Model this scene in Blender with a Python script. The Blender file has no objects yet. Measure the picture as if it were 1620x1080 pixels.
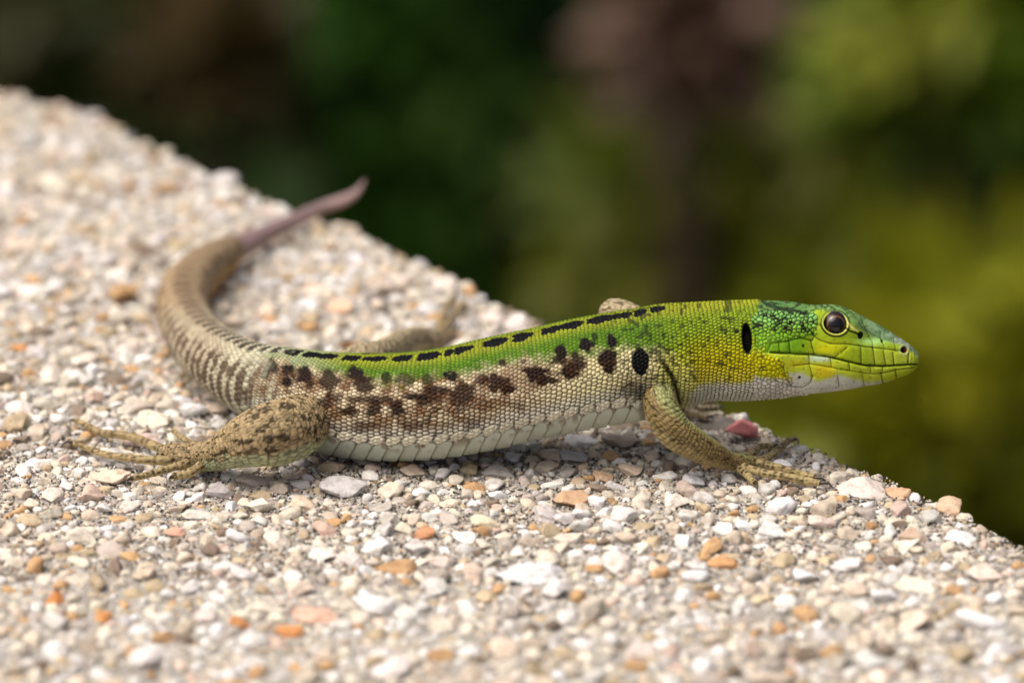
import bpy, bmesh, math, random
import numpy as np
from mathutils import Vector, Matrix, Euler

random.seed(7)
RNG = np.random.default_rng(11)
R = math.radians
CM = 0.01                       # everything below is measured in centimetres
scene = bpy.context.scene
COL = scene.collection

# ------------------------------------------------------------------ camera
W, H = 1620.0, 1080.0
LENS, SENSOR = 163.0, 36.0
FPX = W * LENS / SENSOR
PITCH = R(20.6)
DIST = 52.0
FWD = np.array([0, math.cos(PITCH), -math.sin(PITCH)])
UPV = np.array([0, math.sin(PITCH), math.cos(PITCH)])
RGT = np.array([1.0, 0, 0])
def ray(px, py):
    d = FWD * FPX + RGT * (px - W / 2) - UPV * (py - H / 2)
    return d / np.linalg.norm(d)
CAM = -DIST * ray(810, 720)     # the ground point below the lizard's middle is the origin
def on_z(px, py, z=0.0):
    d = ray(px, py); return CAM + d * ((z - CAM[2]) / d[2])
def on_y(px, py, y=0.0):
    d = ray(px, py); return CAM + d * ((y - CAM[1]) / d[1])
def proj(P):
    q = P - CAM
    dz = q @ FWD
    return W / 2 + FPX * (q @ RGT) / dz, H / 2 - FPX * (q @ UPV) / dz, dz

cd = bpy.data.cameras.new('camera'); cam = bpy.data.objects.new('camera', cd); COL.objects.link(cam)
cd.lens = LENS; cd.sensor_width = SENSOR; cd.clip_start = 0.01; cd.clip_end = 200.0
cam.location = CAM * CM
cam.rotation_euler = (R(90) - PITCH, 0, 0)
cd.dof.use_dof = True
cd.dof.focus_distance = float((np.array([0, -0.62, 0.32]) - CAM) @ FWD) * CM
cd.dof.aperture_fstop = 15.5
scene.camera = cam

# ------------------------------------------------------------------ sky, sun, exposure
SUN_EL, SUN_AZ = R(64), R(-105)          # azimuth measured from +Y towards +X: behind the lizard, from the left
w = bpy.data.worlds.new('World'); scene.world = w; w.use_nodes = True
nt = w.node_tree; nt.nodes.clear()
sky = nt.nodes.new('ShaderNodeTexSky'); sky.sky_type = 'NISHITA'; sky.sun_disc = False
sky.sun_elevation = SUN_EL; sky.sun_rotation = SUN_AZ
sky.air_density = 0.28; sky.dust_density = 7.0; sky.ozone_density = 0.3
bg = nt.nodes.new('ShaderNodeBackground'); bg.inputs[1].default_value = 0.15
wo = nt.nodes.new('ShaderNodeOutputWorld')
nt.links.new(sky.outputs[0], bg.inputs[0]); nt.links.new(bg.outputs[0], wo.inputs[0])
sl = bpy.data.lights.new('sun', 'SUN'); sl.energy = 1.4; sl.angle = R(70); sl.color = (1.0, 0.965, 0.91)
sun = bpy.data.objects.new('sun', sl); COL.objects.link(sun)
sdir = Vector((math.sin(SUN_AZ) * math.cos(SUN_EL), math.cos(SUN_AZ) * math.cos(SUN_EL), math.sin(SUN_EL)))
sun.rotation_euler = sdir.to_track_quat('Z', 'Y').to_euler()
sun.location = (0, 0, 2)
scene.view_settings.view_transform = 'Standard'; scene.view_settings.look = 'None'
scene.view_settings.exposure = 0.43; scene.view_settings.gamma = 1.0
scene.cycles.use_denoising = True
scene.cycles.max_bounces = 6

# ------------------------------------------------------------------ helpers
def s2l(c):
    c = np.asarray(c, float) / 255.0
    return np.where(c <= 0.04045, c / 12.92, ((c + 0.055) / 1.055) ** 2.4)
def sstep(a, b, x):
    t = np.clip((x - a) / (b - a), 0, 1); return t * t * (3 - 2 * t)
def hash3(i, j, k=0):
    i = np.asarray(i).astype(np.int64); j = np.asarray(j).astype(np.int64)
    h = (i * 374761393 + j * 668265263 + k * 2147483647 + 1013904223) & 0xFFFFFFFF
    h = ((h ^ (h >> 13)) * 1274126177) & 0xFFFFFFFF
    h = ((h ^ (h >> 16)) * 2246822519) & 0xFFFFFFFF
    return ((h ^ (h >> 15)) & 0xFFFFFF) / float(0xFFFFFF)
def vn(x, y, k=0):              # 2D value noise 0..1
    x0 = np.floor(x); y0 = np.floor(y); fx = x - x0; fy = y - y0
    fx = fx * fx * (3 - 2 * fx); fy = fy * fy * (3 - 2 * fy)
    a = hash3(x0, y0, k); b = hash3(x0 + 1, y0, k); c = hash3(x0, y0 + 1, k); d = hash3(x0 + 1, y0 + 1, k)
    return (a * (1 - fx) + b * fx) * (1 - fy) + (c * (1 - fx) + d * fx) * fy
def fbm(x, y, k=0):
    return 0.5 * vn(x, y, k) + 0.3 * vn(x * 2.1, y * 2.1, k + 1) + 0.2 * vn(x * 4.3, y * 4.3, k + 2)
def vor(U, V, jit=0.3, seed=0):
    """jittered brick lattice: edge distance F2-F1, random per cell"""
    f1 = np.full(U.shape, 9.0); f2 = np.full(U.shape, 9.0); rid = np.zeros(U.shape)
    r0 = np.floor(U)
    for dr in (-1, 0, 1):
        row = r0 + dr
        off = 0.5 * np.mod(row, 2)
        c0 = np.floor(V - off)
        for dc in (-1, 0, 1):
            c = c0 + dc
            cu = row + 0.5 + jit * (hash3(row, c, seed) - 0.5)
            cv = c + off + 0.5 + jit * (hash3(row, c, seed + 5) - 0.5)
            d = np.sqrt((U - cu) ** 2 + (V - cv) ** 2)
            near = d < f1
            f2 = np.where(near, f1, np.minimum(f2, d))
            rid = np.where(near, hash3(row, c, seed + 9), rid)
            f1 = np.where(near, d, f1)
    return f2 - f1, rid
def mix(col, c, m):
    m = np.clip(m, 0, 1)[..., None]
    return col * (1 - m) + np.asarray(c) * m
def seg_dist(px, py, pts):
    d = np.full(px.shape, 1e9)
    for (x0, y0), (x1, y1) in zip(pts[:-1], pts[1:]):
        vx, vy = x1 - x0, y1 - y0
        t = np.clip(((px - x0) * vx + (py - y0) * vy) / (vx * vx + vy * vy + 1e-9), 0, 1)
        d = np.minimum(d, np.hypot(px - x0 - t * vx, py - y0 - t * vy))
    return d
def crom(pts, n):
    """Catmull-Rom through rows of pts (any columns), n samples by chord length"""
    P = np.asarray(pts, float)
    P = np.vstack([2 * P[0] - P[1], P, 2 * P[-1] - P[-2]])
    L = np.r_[0, np.cumsum(np.linalg.norm(np.diff(P[1:-1, :3], axis=0), axis=1))]
    s = np.linspace(0, L[-1], n)
    k = np.clip(np.searchsorted(L, s, side='right') - 1, 0, len(L) - 2)
    t = ((s - L[k]) / (L[k + 1] - L[k]))[:, None]
    a, b, c, d = P[k], P[k + 1], P[k + 2], P[k + 3]
    return 0.5 * (2 * b + (c - a) * t + (2 * a - 5 * b + 4 * c - d) * t ** 2 + (3 * b - a - 3 * c + d) * t ** 3), s

def np_mesh(name, V, F4=None, F3=None, col=None, smooth=True):
    me = bpy.data.meshes.new(name)
    V = np.asarray(V, np.float32) * CM
    loops, starts, totals, pos = [], [], [], 0
    for F, k in ((F4, 4), (F3, 3)):
        if F is not None and len(F):
            F = np.asarray(F, np.int32)
            loops.append(F.ravel()); starts.append(pos + np.arange(len(F)) * k); totals.append(np.full(len(F), k)); pos += F.size
    loops = np.concatenate(loops); starts = np.concatenate(starts); totals = np.concatenate(totals)
    me.vertices.add(len(V)); me.vertices.foreach_set('co', V.ravel())
    me.loops.add(len(loops)); me.loops.foreach_set('vertex_index', loops.astype(np.int32))
    me.polygons.add(len(starts)); me.polygons.foreach_set('loop_start', starts.astype(np.int32))
    me.polygons.foreach_set('loop_total', totals.astype(np.int32))
    me.polygons.foreach_set('use_smooth', np.full(len(starts), smooth))
    if col is not None:
        at = me.color_attributes.new('Col', 'FLOAT_COLOR', 'POINT')
        c4 = np.ones((len(V), 4), np.float32); c4[:, :3] = col
        at.data.foreach_set('color', c4.ravel())
    me.update(calc_edges=True); me.validate()
    return me
def obj(name, me, mat=None, parent=None):
    o = bpy.data.objects.new(name, me); COL.objects.link(o)
    if mat is not None and not me.materials: me.materials.append(mat)
    if parent is not None: o.parent = parent
    return o
def empty(name, loc=(0, 0, 0), label=None, cat=None, group=None):
    o = bpy.data.objects.new(name, None); COL.objects.link(o); o.location = [c * CM for c in loc]
    o.empty_display_size = 0.01
    if label: o['label'] = label
    if cat: o['category'] = cat
    if group: o['group'] = group
    return o
def grid_faces(nr, nc, close=False, base=0):
    i = np.arange(nr - 1)[:, None]; j = np.arange(nc if close else nc - 1)[None]
    j2 = (j + 1) % nc
    return (np.stack([i * nc + j, i * nc + j2, (i + 1) * nc + j2, (i + 1) * nc + j], -1).reshape(-1, 4) + base)

# ------------------------------------------------------------------ materials
def new_mat(name):
    m = bpy.data.materials.new(name); m.use_nodes = True
    n = m.node_tree; b = n.nodes['Principled BSDF']
    return m, n, b
def N(n, t, **kw):
    x = n.nodes.new(t)
    for k, v in kw.items(): setattr(x, k, v)
    return x
def pos_noise(n, scale, detail=4, rough=0.6, coord='Position'):
    g = N(n, 'ShaderNodeNewGeometry')
    t = N(n, 'ShaderNodeTexNoise'); t.inputs['Scale'].default_value = scale
    t.inputs['Detail'].default_value = detail; t.inputs['Roughness'].default_value = rough
    n.links.new(g.outputs['Position'], t.inputs['Vector'])
    return t
def ramp(n, fac, stops):
    r = N(n, 'ShaderNodeValToRGB'); e = r.color_ramp.elements
    while len(e) < len(stops): e.new(0.5)
    for q, (p, c) in zip(e, stops): q.position = p; q.color = (*c, 1)
    n.links.new(fac, r.inputs[0]); return r
def mul(n, a, b, fac=1.0, mode='MULTIPLY'):
    x = N(n, 'ShaderNodeMix', data_type='RGBA', blend_type=mode); x.inputs[0].default_value = fac
    n.links.new(a, x.inputs[6])
    n.links.new(b, x.inputs[7]); return x.outputs[2]

def pebble_mat(name, per_object):
    m, n, b = new_mat(name)
    if per_object:
        src = N(n, 'ShaderNodeObjectInfo').outputs['Color']
    else:
        src = N(n, 'ShaderNodeVertexColor', layer_name='Col').outputs['Color']
    t1 = pos_noise(n, 900, 5, 0.65)
    r1 = ramp(n, t1.outputs[0], [(0.28, (0.62, 0.56, 0.47)), (0.5, (1, 0.99, 0.98)), (0.75, (1.12, 1.10, 1.08))])
    c = mul(n, src, r1.outputs[0], 0.9)
    t2 = pos_noise(n, 4200, 3, 0.7)
    r2 = ramp(n, t2.outputs[0], [(0.28, (0.45, 0.38, 0.30)), (0.42, (1, 1, 1))])
    c = mul(n, c, r2.outputs[0], 0.7)
    n.links.new(c, b.inputs['Base Color'])
    b.inputs['Roughness'].default_value = 0.75; b.inputs['Specular IOR Level'].default_value = 0.2
    bp = N(n, 'ShaderNodeBump'); bp.inputs['Strength'].default_value = 0.9; bp.inputs['Distance'].default_value = 0.0004
    t3 = pos_noise(n, 1500, 8, 0.72)
    n.links.new(t3.outputs[0], bp.inputs['Height']); n.links.new(bp.outputs[0], b.inputs['Normal'])
    return m
M_PEB = pebble_mat('pebble stone', True)
M_GRAV = pebble_mat('gravel stone', False)
def mortar_mat():
    m, n, b = new_mat('cement mortar')
    t = pos_noise(n, 260, 6, 0.7)
    r = ramp(n, t.outputs[0], [(0.3, (0.32, 0.295, 0.255)), (0.5, (0.48, 0.455, 0.405)), (0.7, (0.60, 0.575, 0.53))])
    t2 = pos_noise(n, 3000, 3, 0.8)
    r2 = ramp(n, t2.outputs[0], [(0.39, (0.12, 0.10, 0.075)), (0.48, (1, 1, 1)), (0.68, (1.3, 1.27, 1.2))])  # dark specks paint in the shade of small pits
    n.links.new(mul(n, r.outputs[0], r2.outputs[0], 0.8), b.inputs['Base Color'])
    b.inputs['Roughness'].default_value = 0.9
    bp = N(n, 'ShaderNodeBump'); bp.inputs['Strength'].default_value = 0.9; bp.inputs['Distance'].default_value = 0.0005
    n.links.new(t2.outputs[0], bp.inputs['Height']); n.links.new(bp.outputs[0], b.inputs['Normal'])
    return m
M_MORT = mortar_mat()
def skin_mat():
    m, n, b = new_mat('lizard skin')
    src = N(n, 'ShaderNodeVertexColor', layer_name='Col').outputs['Color']
    n.links.new(src, b.inputs['Base Color'])
    b.inputs['Roughness'].default_value = 0.5; b.inputs['Specular IOR Level'].default_value = 0.09
    t = pos_noise(n, 5000, 2, 0.6)
    bp = N(n, 'ShaderNodeBump'); bp.inputs['Strength'].default_value = 0.25; bp.inputs['Distance'].default_value = 0.0001
    n.links.new(t.outputs[0], bp.inputs['Height']); n.links.new(bp.outputs[0], b.inputs['Normal'])
    return m
M_SKIN = skin_mat()
def plain(name, col, rough=0.5, spec=0.5, var=None, scale=300, coat=0.0):
    m, n, b = new_mat(name)
    b.inputs['Roughness'].default_value = rough; b.inputs['Specular IOR Level'].default_value = spec
    b.inputs['Coat Weight'].default_value = coat; b.inputs['Coat Roughness'].default_value = 0.03
    t = pos_noise(n, scale, 3)
    c2 = var if var is not None else tuple(0.75 * c for c in col)
    r = ramp(n, t.outputs[0], [(0.35, c2), (0.65, col)])
    n.links.new(r.outputs[0], b.inputs['Base Color'])
    return m

# ------------------------------------------------------------------ the wall top: mortar, pebbles, sand
EDGE_PX = [(-420, -40), (-200, 60), (0, 137), (60, 150), (140, 167), (200, 203), (260, 228), (330, 265), (400, 297), (460, 322), (560, 352),
           (640, 395), (700, 422), (740, 444), (800, 474), (850, 496), (930, 545), (1010, 590), (1090, 634), (1180, 648),
           (1240, 684), (1300, 702), (1332, 724), (1400, 745), (1450, 768), (1520, 795), (1560, 823), (1620, 852), (1800, 940), (2200, 1130)]
_e = np.array([on_z(x, y, 0.03) for x, y in EDGE_PX])
EX, EY = _e[:, 0], _e[:, 1]
def edge_y(x): return np.interp(x, EX, EY)
def ground_z(x, y):
    return -0.07 + 0.09 * (fbm(x * 0.55 + 30, y * 0.55 + 30, 3) - 0.5) + 0.07 * (fbm(x * 2.2, y * 2.2, 8) - 0.5)

wall = empty('concrete_wall', (0, 0, -60), 'grey concrete wall topped with pale exposed pebbles, carrying the lizard', 'wall')
def wpart(o):                   # the root stands at the wall's foot; children keep world coordinates
    o.parent = wall; o.matrix_parent_inverse = Matrix.Translation((0, 0, 0.60)); return o
xs = np.linspace(EX[0] + .05, EX[-1] - .05, 330)
vs = np.r_[np.linspace(0, 0.45, 14)[:-1], np.linspace(0.45, 1, 260)]
X = np.repeat(xs[:, None], len(vs), 1)
ye = edge_y(xs)[:, None]
Y0 = -24.0
Yg = Y0 + (ye - Y0) * vs[None]
Z = ground_z(X, Yg)
edge_d = (ye - Yg) * 0.62
Z = Z - 0.16 * np.clip(1 - edge_d / 0.25, 0, 1) ** 2
Z += (RNG.random(Z.shape) - 0.5) * 0.02 * (Yg > -9)
sideX, sideY, sideZ = [], [], []
nrm = np.array([0.78, 0.62])
for q, (off, dz) in enumerate([(0.08, 0.28), (0.12, 0.5), (0.13, 1.0), (0.13, 2.0), (0.13, 4.0), (0.13, 10.0), (0.13, 30.0), (0.13, 61.0)]):
    wob = 0.06 * (fbm(xs * 3, np.full_like(xs, q * 1.7), 21) - 0.5)
    sideX.append(xs + nrm[0] * (off + wob)); sideY.append(ye[:, 0] + nrm[1] * (off + wob)); sideZ.append(np.full_like(xs, -0.12 - dz))
X = np.hstack([X, np.array(sideX).T]); Yg = np.hstack([Yg, np.array(sideY).T]); Z = np.hstack([Z, np.array(sideZ).T])
# front face down to the ground so that the wall is a closed solid
X = np.hstack([xs[:, None], X]); Yg = np.hstack([np.full((len(xs), 1), Y0), Yg]); Z = np.hstack([np.full((len(xs), 1), -61.0), Z])
V = np.stack([X, Yg, Z], -1).reshape(-1, 3)
wpart(obj('mortar', np_mesh('mortar', V, grid_faces(X.shape[0], X.shape[1])[:, ::-1]), M_MORT))

def ico(level, seed, cuts):
    r = random.Random(seed)
    bm = bmesh.new(); bmesh.ops.create_icosphere(bm, subdivisions=level, radius=1.0)
    bm.verts.ensure_lookup_table()
    v = np.array([q.co[:] for q in bm.verts]); f = np.array([[q.index for q in g.verts] for g in bm.faces]); bm.free()
    for _ in range(cuts):
        nn = np.array([r.gauss(0, 1), r.gauss(0, 1), r.gauss(0, 1)]); nn /= np.linalg.norm(nn)
        d = r.uniform(0.40, 0.80); k = v @ nn - d
        v = v - nn * np.clip(k, 0, None)[:, None] * 0.97
    if level > 1:
        ph = [r.uniform(0, 6) for _ in range(3)]
        v = v * (1 + 0.035 * np.sin(v[:, :1] * 5 + ph[0]) * np.sin(v[:, 1:2] * 6 + ph[1]) + 0.03 * np.sin(v[:, 2:] * 9 + ph[2]))
    if level > 3:
        q = sum(np.sin(v @ np.array([r.gauss(0, f_), r.gauss(0, f_), r.gauss(0, f_)]) + r.uniform(0, 6)) * a_ for f_, a_ in ((5, .03), (7, .025), (9, .02), (13, .016), (16, .014), (22, .012), (28, .01)))
        v = v * (1 + q[:, None])
    v /= np.abs(v).max(0)
    return v, f
PV3 = [ico(4, 300 + i, 13) for i in range(36)]
PV2 = [ico(3, 100 + i, 9) for i in range(30)]
PV1 = [ico(2, 200 + i, 6) for i in range(24)]
PV0 = [ico(1, 400 + i, 2) for i in range(12)]

PAL = [((238, 236, 230), .28), ((232, 224, 206), .30), ((226, 211, 190), .16), ((210, 172, 126), .05), ((208, 190, 158), .09),
       ((196, 187, 176), .08), ((146, 130, 114), .04), ((226, 202, 186), .03)]
PALC = np.array([s2l(c) for c, _ in PAL]); PALW = np.array([q for _, q in PAL]); PALW = PALW / PALW.sum()
def pick_cols(n):
    c = PALC[RNG.choice(len(PALC), n, p=PALW)]
    return np.clip(c * RNG.uniform(0.72, 1.08, (n, 1)) * RNG.uniform(0.985, 1.015, (n, 3)), 0.02, 0.84)

# stones that the photograph shows clearly: pixel centre, pixel size, colour
HAND = [(1173, 683, 62, 46, (205, 130, 128)), (1136, 662, 84, 44, (118, 114, 108)), (1368, 763, 92, 62, (238, 222, 212)), (845, 902, 124, 50, (240, 236, 236)),
        (602, 947, 78, 56, (238, 232, 228)), (545, 768, 88, 44, (204, 202, 200)), (613, 768, 50, 44, (232, 220, 200)), (455, 985, 52, 38, (224, 160, 104)),
        (440, 845, 50, 46, (232, 220, 204)), (675, 836, 42, 38, (202, 150, 112)), (903, 785, 80, 40, (206, 172, 138)), (983, 692, 68, 36, (170, 156, 146)),
        (912, 713, 64, 34, (200, 198, 198)), (770, 821, 50, 32, (232, 220, 190)), (250, 657, 68, 44, (238, 226, 206)), (228, 690, 66, 40, (216, 196, 186)),
        (478, 786, 48, 34, (226, 208, 184)), (402, 752, 64, 38, (186, 174, 166)), (344, 766, 52, 40, (178, 172, 170)), (655, 741, 46, 30, (196, 178, 160)),
        (525, 731, 46, 32, (196, 178, 152)), (860, 810, 46, 42, (206, 200, 196)), (1066, 793, 50, 40, (238, 226, 212)), (1216, 832, 52, 42, (238, 232, 228)),
        (976, 886, 56, 44, (230, 220, 212)), (1150, 882, 62, 36, (214, 164, 116)), (1345, 884, 62, 44, (236, 228, 224)), (384, 898, 46, 40, (226, 220, 216)),
        (315, 806, 56, 32, (236, 228, 216)), (513, 864, 52, 50, (238, 228, 218)), (556, 872, 62, 38, (226, 218, 210)), (500, 962, 80, 42, (228, 190, 168)),
        (616, 1052, 74, 58, (236, 226, 220)), (166, 966, 34, 30, (220, 156, 96)), (88, 940, 34, 32, (206, 140, 84)), (280, 830, 46, 30, (222, 176, 152)),
        (676, 487, 44, 42, (240, 236, 232)), (540, 482, 48, 38, (226, 192, 164)), (566, 402, 42, 34, (214, 212, 214)), (190, 430, 48, 36, (238, 230, 222)),
        (1424, 766, 46, 50, (216, 180, 146)), (1504, 790, 48, 46, (220, 190, 160)), (1240, 697, 28, 24, (222, 212, 200)), (890, 814, 40, 36, (212, 206, 204)),
        (516, 826, 46, 36, (214, 184, 166)), (205, 790, 40, 34, (226, 216, 206)), (80, 780, 46, 36, (230, 218, 204)), (1000, 738, 44, 34, (214, 196, 174)),
        (958, 748, 42, 34, (196, 168, 140)), (1090, 770, 42, 36, (206, 190, 176)), (715, 815, 40, 34, (196, 188, 176)), (620, 815, 38, 40, (190, 186, 176)),
        (790, 740, 60, 30, (190, 184, 176)), (1300, 820, 52, 40, (222, 206, 194)), (1440, 838, 52, 40, (202, 178, 156)), (1560, 900, 62, 44, (228, 214, 200)),
        (700, 880, 44, 36, (206, 196, 186)), (745, 900, 40, 36, (226, 208, 190)), (470, 925, 54, 40, (232, 214, 196)), (1010, 1020, 56, 46, (228, 214, 204)),
        (800, 1020, 60, 44, (220, 204, 184)), (330, 965, 46, 40, (226, 214, 206)), (230, 900, 44, 36, (224, 206, 182)), (380, 975, 40, 30, (196, 140, 92)),
        (557, 538, 40, 18, (128, 88, 48)), (600, 470, 44, 30, (128, 124, 126)), (60, 545, 46, 34, (214, 208, 206)), (30, 640, 44, 36, (234, 226, 218)),
        (130, 560, 48, 34, (232, 220, 206)), (205, 540, 50, 34, (222, 210, 200)), (80, 580, 46, 40, (230, 220, 208)), (35, 540, 40, 24, (206, 150, 100)),
        (440, 510, 50, 32, (236, 230, 224)), (500, 452, 46, 30, (228, 212, 196)), (780, 492, 46, 34, (232, 218, 208)), (820, 500, 50, 40, (236, 226, 218)),
        (640, 440, 44, 34, (230, 214, 200)), (705, 445, 46, 36, (236, 224, 212)), (350, 275, 56, 36, (236, 230, 226)), (420, 330, 46, 30, (230, 216, 206))]
pebs = []                       # x, y, rx, ry, rz, z, rot, tilt, colour
occ = {}
def free(x, y, r, k):
    ci, cj = int(math.floor(x / 0.6)), int(math.floor(y / 0.6))
    for a in (-1, 0, 1):
        for b_ in (-1, 0, 1):
            for (u, v, q) in occ.get((ci + a, cj + b_), ()):
                if (x - u) ** 2 + (y - v) ** 2 < (k * (r + q)) ** 2: return False
    return True
def put(x, y, r): occ.setdefault((int(math.floor(x / 0.6)), int(math.floor(y / 0.6))), []).append((x, y, r))
for (px, py, sw, sh, c) in HAND:
    p = on_z(px, py, 0.02); sc = proj(p)[2] / FPX
    rx = sw * sc / 2; rz = sh * sc / 2 * 0.62; ry = max(sh * sc / 2 * 1.25, rx * 0.55)
    z = ground_z(p[0], p[1]) + rz * 0.4
    if py in (683, 662): z += 0.10
    elif p[1] > edge_y(p[0]) - 0.45: z -= 0.05
    pebs.append([p[0], p[1], rx, ry, rz, float(z), RNG.uniform(-0.25, 0.25), 0.12, np.minimum(s2l(c), 0.82)]); put(p[0], p[1], (rx + ry) / 2)
XMIN, XMAX, YMIN = -14.0, 13.0, -13.0
def scatter(n, rmin, rmax, k, band=None, power=1.0, over=0.05):
    cnt = 0
    xs_ = RNG.uniform(XMIN, XMAX, n); t = RNG.random(n); rr = rmin + (rmax - rmin) * RNG.random(n) ** power
    ylo, yhi = (YMIN, 21.0) if band is None else band
    ys_ = ylo + (yhi - ylo) * t
    cols = pick_cols(n); rnd = RNG.random((n, 6)); gz = ground_z(xs_, ys_); ee = edge_y(xs_)
    for i in range(n):
        x, y, r = xs_[i], ys_[i], rr[i]
        if y > ee[i] + over: continue
        if not free(x, y, r, k): continue
        put(x, y, r)
        rx = r * (0.95 + 0.5 * rnd[i, 0]); ry = r * (0.75 + 0.35 * rnd[i, 1]); rz = r * (0.5 + 0.4 * rnd[i, 2])
        z = gz[i] + rz * (-0.32 + 0.8 * rnd[i, 3])
        if y > ee[i] - 0.2: z -= 0.10 * min(1, (y - ee[i] + 0.2) / 0.2)
        pebs.append([x, y, rx, ry, rz, z, rnd[i, 4] * 6.283, 0.35 * (rnd[i, 5] - 0.5) * 2, cols[i]])
        cnt += 1
    return cnt
for q in range(520):                # stones that make the broken rim
    x = RNG.uniform(-9.5, 9.5); y = float(edge_y(x)) - RNG.uniform(-0.02, 0.16); r = RNG.uniform(0.05, 0.125)
    if not free(x, y, r, 0.66): continue
    put(x, y, r); rz = r * RNG.uniform(0.6, 0.95)
    pebs.append([x, y, r * RNG.uniform(.9, 1.3), r * RNG.uniform(.75, 1.05), rz, float(ground_z(x, y)) - 0.06 + rz * RNG.uniform(-0.1, 0.5), RNG.uniform(0, 6.28), RNG.uniform(-.3, .3), pick_cols(1)[0]])
scatter(1700, 0.15, 0.20, 1.0, power=1.8)
scatter(42000, 0.078, 0.15, 0.87, power=1.7)
scatter(62000, 0.05, 0.085, 0.85, power=1.2)
scatter(80000, 0.024, 0.05, 0.86, band=(-6.5, 8.0))

# ------------------------------------------------------------------ where the lizard lies (needed before the stones are fixed)
BELLY = np.array([(430, 690), (493, 706), (521, 717), (573, 724), (640, 727), (692, 726), (770, 711), (837, 696), (899, 683), (964, 671), (1016, 664)])
TAIL = [  # pixel centre, half width in pixels, centre height in cm
    (393, 597, 57, 0.56), (325, 553, 49, 0.44), (292, 503, 43, 0.34), (292, 464, 41, 0.30), (312, 434, 36, 0.27), (345, 408, 29, 0.24),
    (380, 391, 20, 0.19), (425, 367, 15, 0.17), (470, 347, 12.5, 0.16), (515, 327, 11, 0.20), (552, 313, 9.5, 0.34), (568, 300, 6.5, 0.46), (576, 286, 2.5, 0.56)]
TAIL3 = []
for (px, py, hw, z) in TAIL:
    p = on_z(px, py, z); sc = proj(p)[2] / FPX
    TAIL3.append((p[0], p[1], z, hw * sc * 0.93, hw * sc * 0.97))
TZ = 0.04
def toe_path(pts, r0, r1, lift=0.0):
    out = []
    for i, (px, py) in enumerate(pts):
        t = i / (len(pts) - 1); z = TZ + lift * (1 - t)
        p = on_z(px, py, z); out.append((p[0], p[1], z, r0 + (r1 - r0) * t))
    return out
TOES = [  # near hind foot
    (toe_path([(285, 716), (254, 709), (210, 691), (161, 684), (140, 674), (118, 664)], 0.0529, 0.0260, .08), (107, 681)),
    (toe_path([(285, 724), (250, 728), (210, 725), (161, 717), (117, 700)], 0.0529, 0.0269, .08), (88, 711)),
    (toe_path([(300, 730), (280, 737), (243, 748), (207, 757)], 0.0437, 0.0302, .09), (198, 775)),
    (toe_path([(326, 728), (305, 745), (273, 754)], 0.0496, 0.0395, .09), (268, 772)),
    (toe_path([(325, 712), (295, 697), (274, 681)], 0.0370, 0.0260, .10), (266, 674)),
    # near front foot
    (toe_path([(1160, 735), (1179, 748), (1195, 764)], 0.0423, 0.0313, .05), (1198, 779)),
    (toe_path([(1165, 734), (1200, 746), (1250, 755), (1297, 764)], 0.0451, 0.0331, .05), (1318, 772)),
    (toe_path([(1165, 728), (1200, 732), (1245, 743), (1288, 756)], 0.0451, 0.0331, .05), (1308, 764)),
    (toe_path([(1168, 724), (1206, 727), (1230, 712), (1246, 698), (1257, 694)], 0.0405, 0.0294, .05), (1269, 714)),
    (toe_path([(1166, 722), (1190, 717), (1203, 706), (1222, 706)], 0.0377, 0.0276, .05), (1232, 710)),
    # far hind foot
    (toe_path([(690, 540), (700, 522), (716, 500), (733, 482)], 0.0374, 0.0223, .08), (738, 474)),
    (toe_path([(688, 536), (697, 512), (708, 485), (720, 463)], 0.0374, 0.0223, .08), (724, 455)),
    (toe_path([(692, 543), (706, 530), (722, 520)], 0.0317, 0.0223, .08), (730, 518)),
    # far front foot, under the neck
    (toe_path([(1088, 640), (1108, 637), (1132, 634)], 0.041, 0.031, .05), (1142, 637)),
    (toe_path([(1088, 644), (1110, 646), (1136, 645)], 0.041, 0.031, .05), (1146, 648)),
    (toe_path([(1086, 648), (1104, 655), (1120, 660)], 0.041, 0.031, .05), (1128, 664)),
]
keep = []
for px in range(480, 1030, 8):
    by = np.interp(px, BELLY[:, 0], BELLY[:, 1])
    zb = on_y(px, by, -0.25)[2]
    q = on_y(px, by, 0.0)
    for yy in (-0.3, 0.0, 0.3): keep.append((q[0], yy, 0.22, max(zb, -0.02) + 0.015))
_t, _ = crom(np.array(TAIL3), 60)
for r in _t: keep.append((r[0], r[1], r[3] * 0.8, max(r[2] - r[4], 0) + 0.02))
for path, _c in TOES:
    _t, _ = crom(np.array(path), 10)
    for r in _t: keep.append((r[0], r[1], 0.05, r[2] - r[3] * 0.6))
keep = np.array(keep)
for p in pebs:
    d = np.hypot(keep[:, 0] - p[0], keep[:, 1] - p[1]) - keep[:, 2] - 0.55 * (p[2] + p[3]) / 2
    k = d < 0
    if k.any():
        cap = keep[k, 3].min() - 0.9 * p[4]
        if p[5] > cap: p[5] = cap

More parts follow.
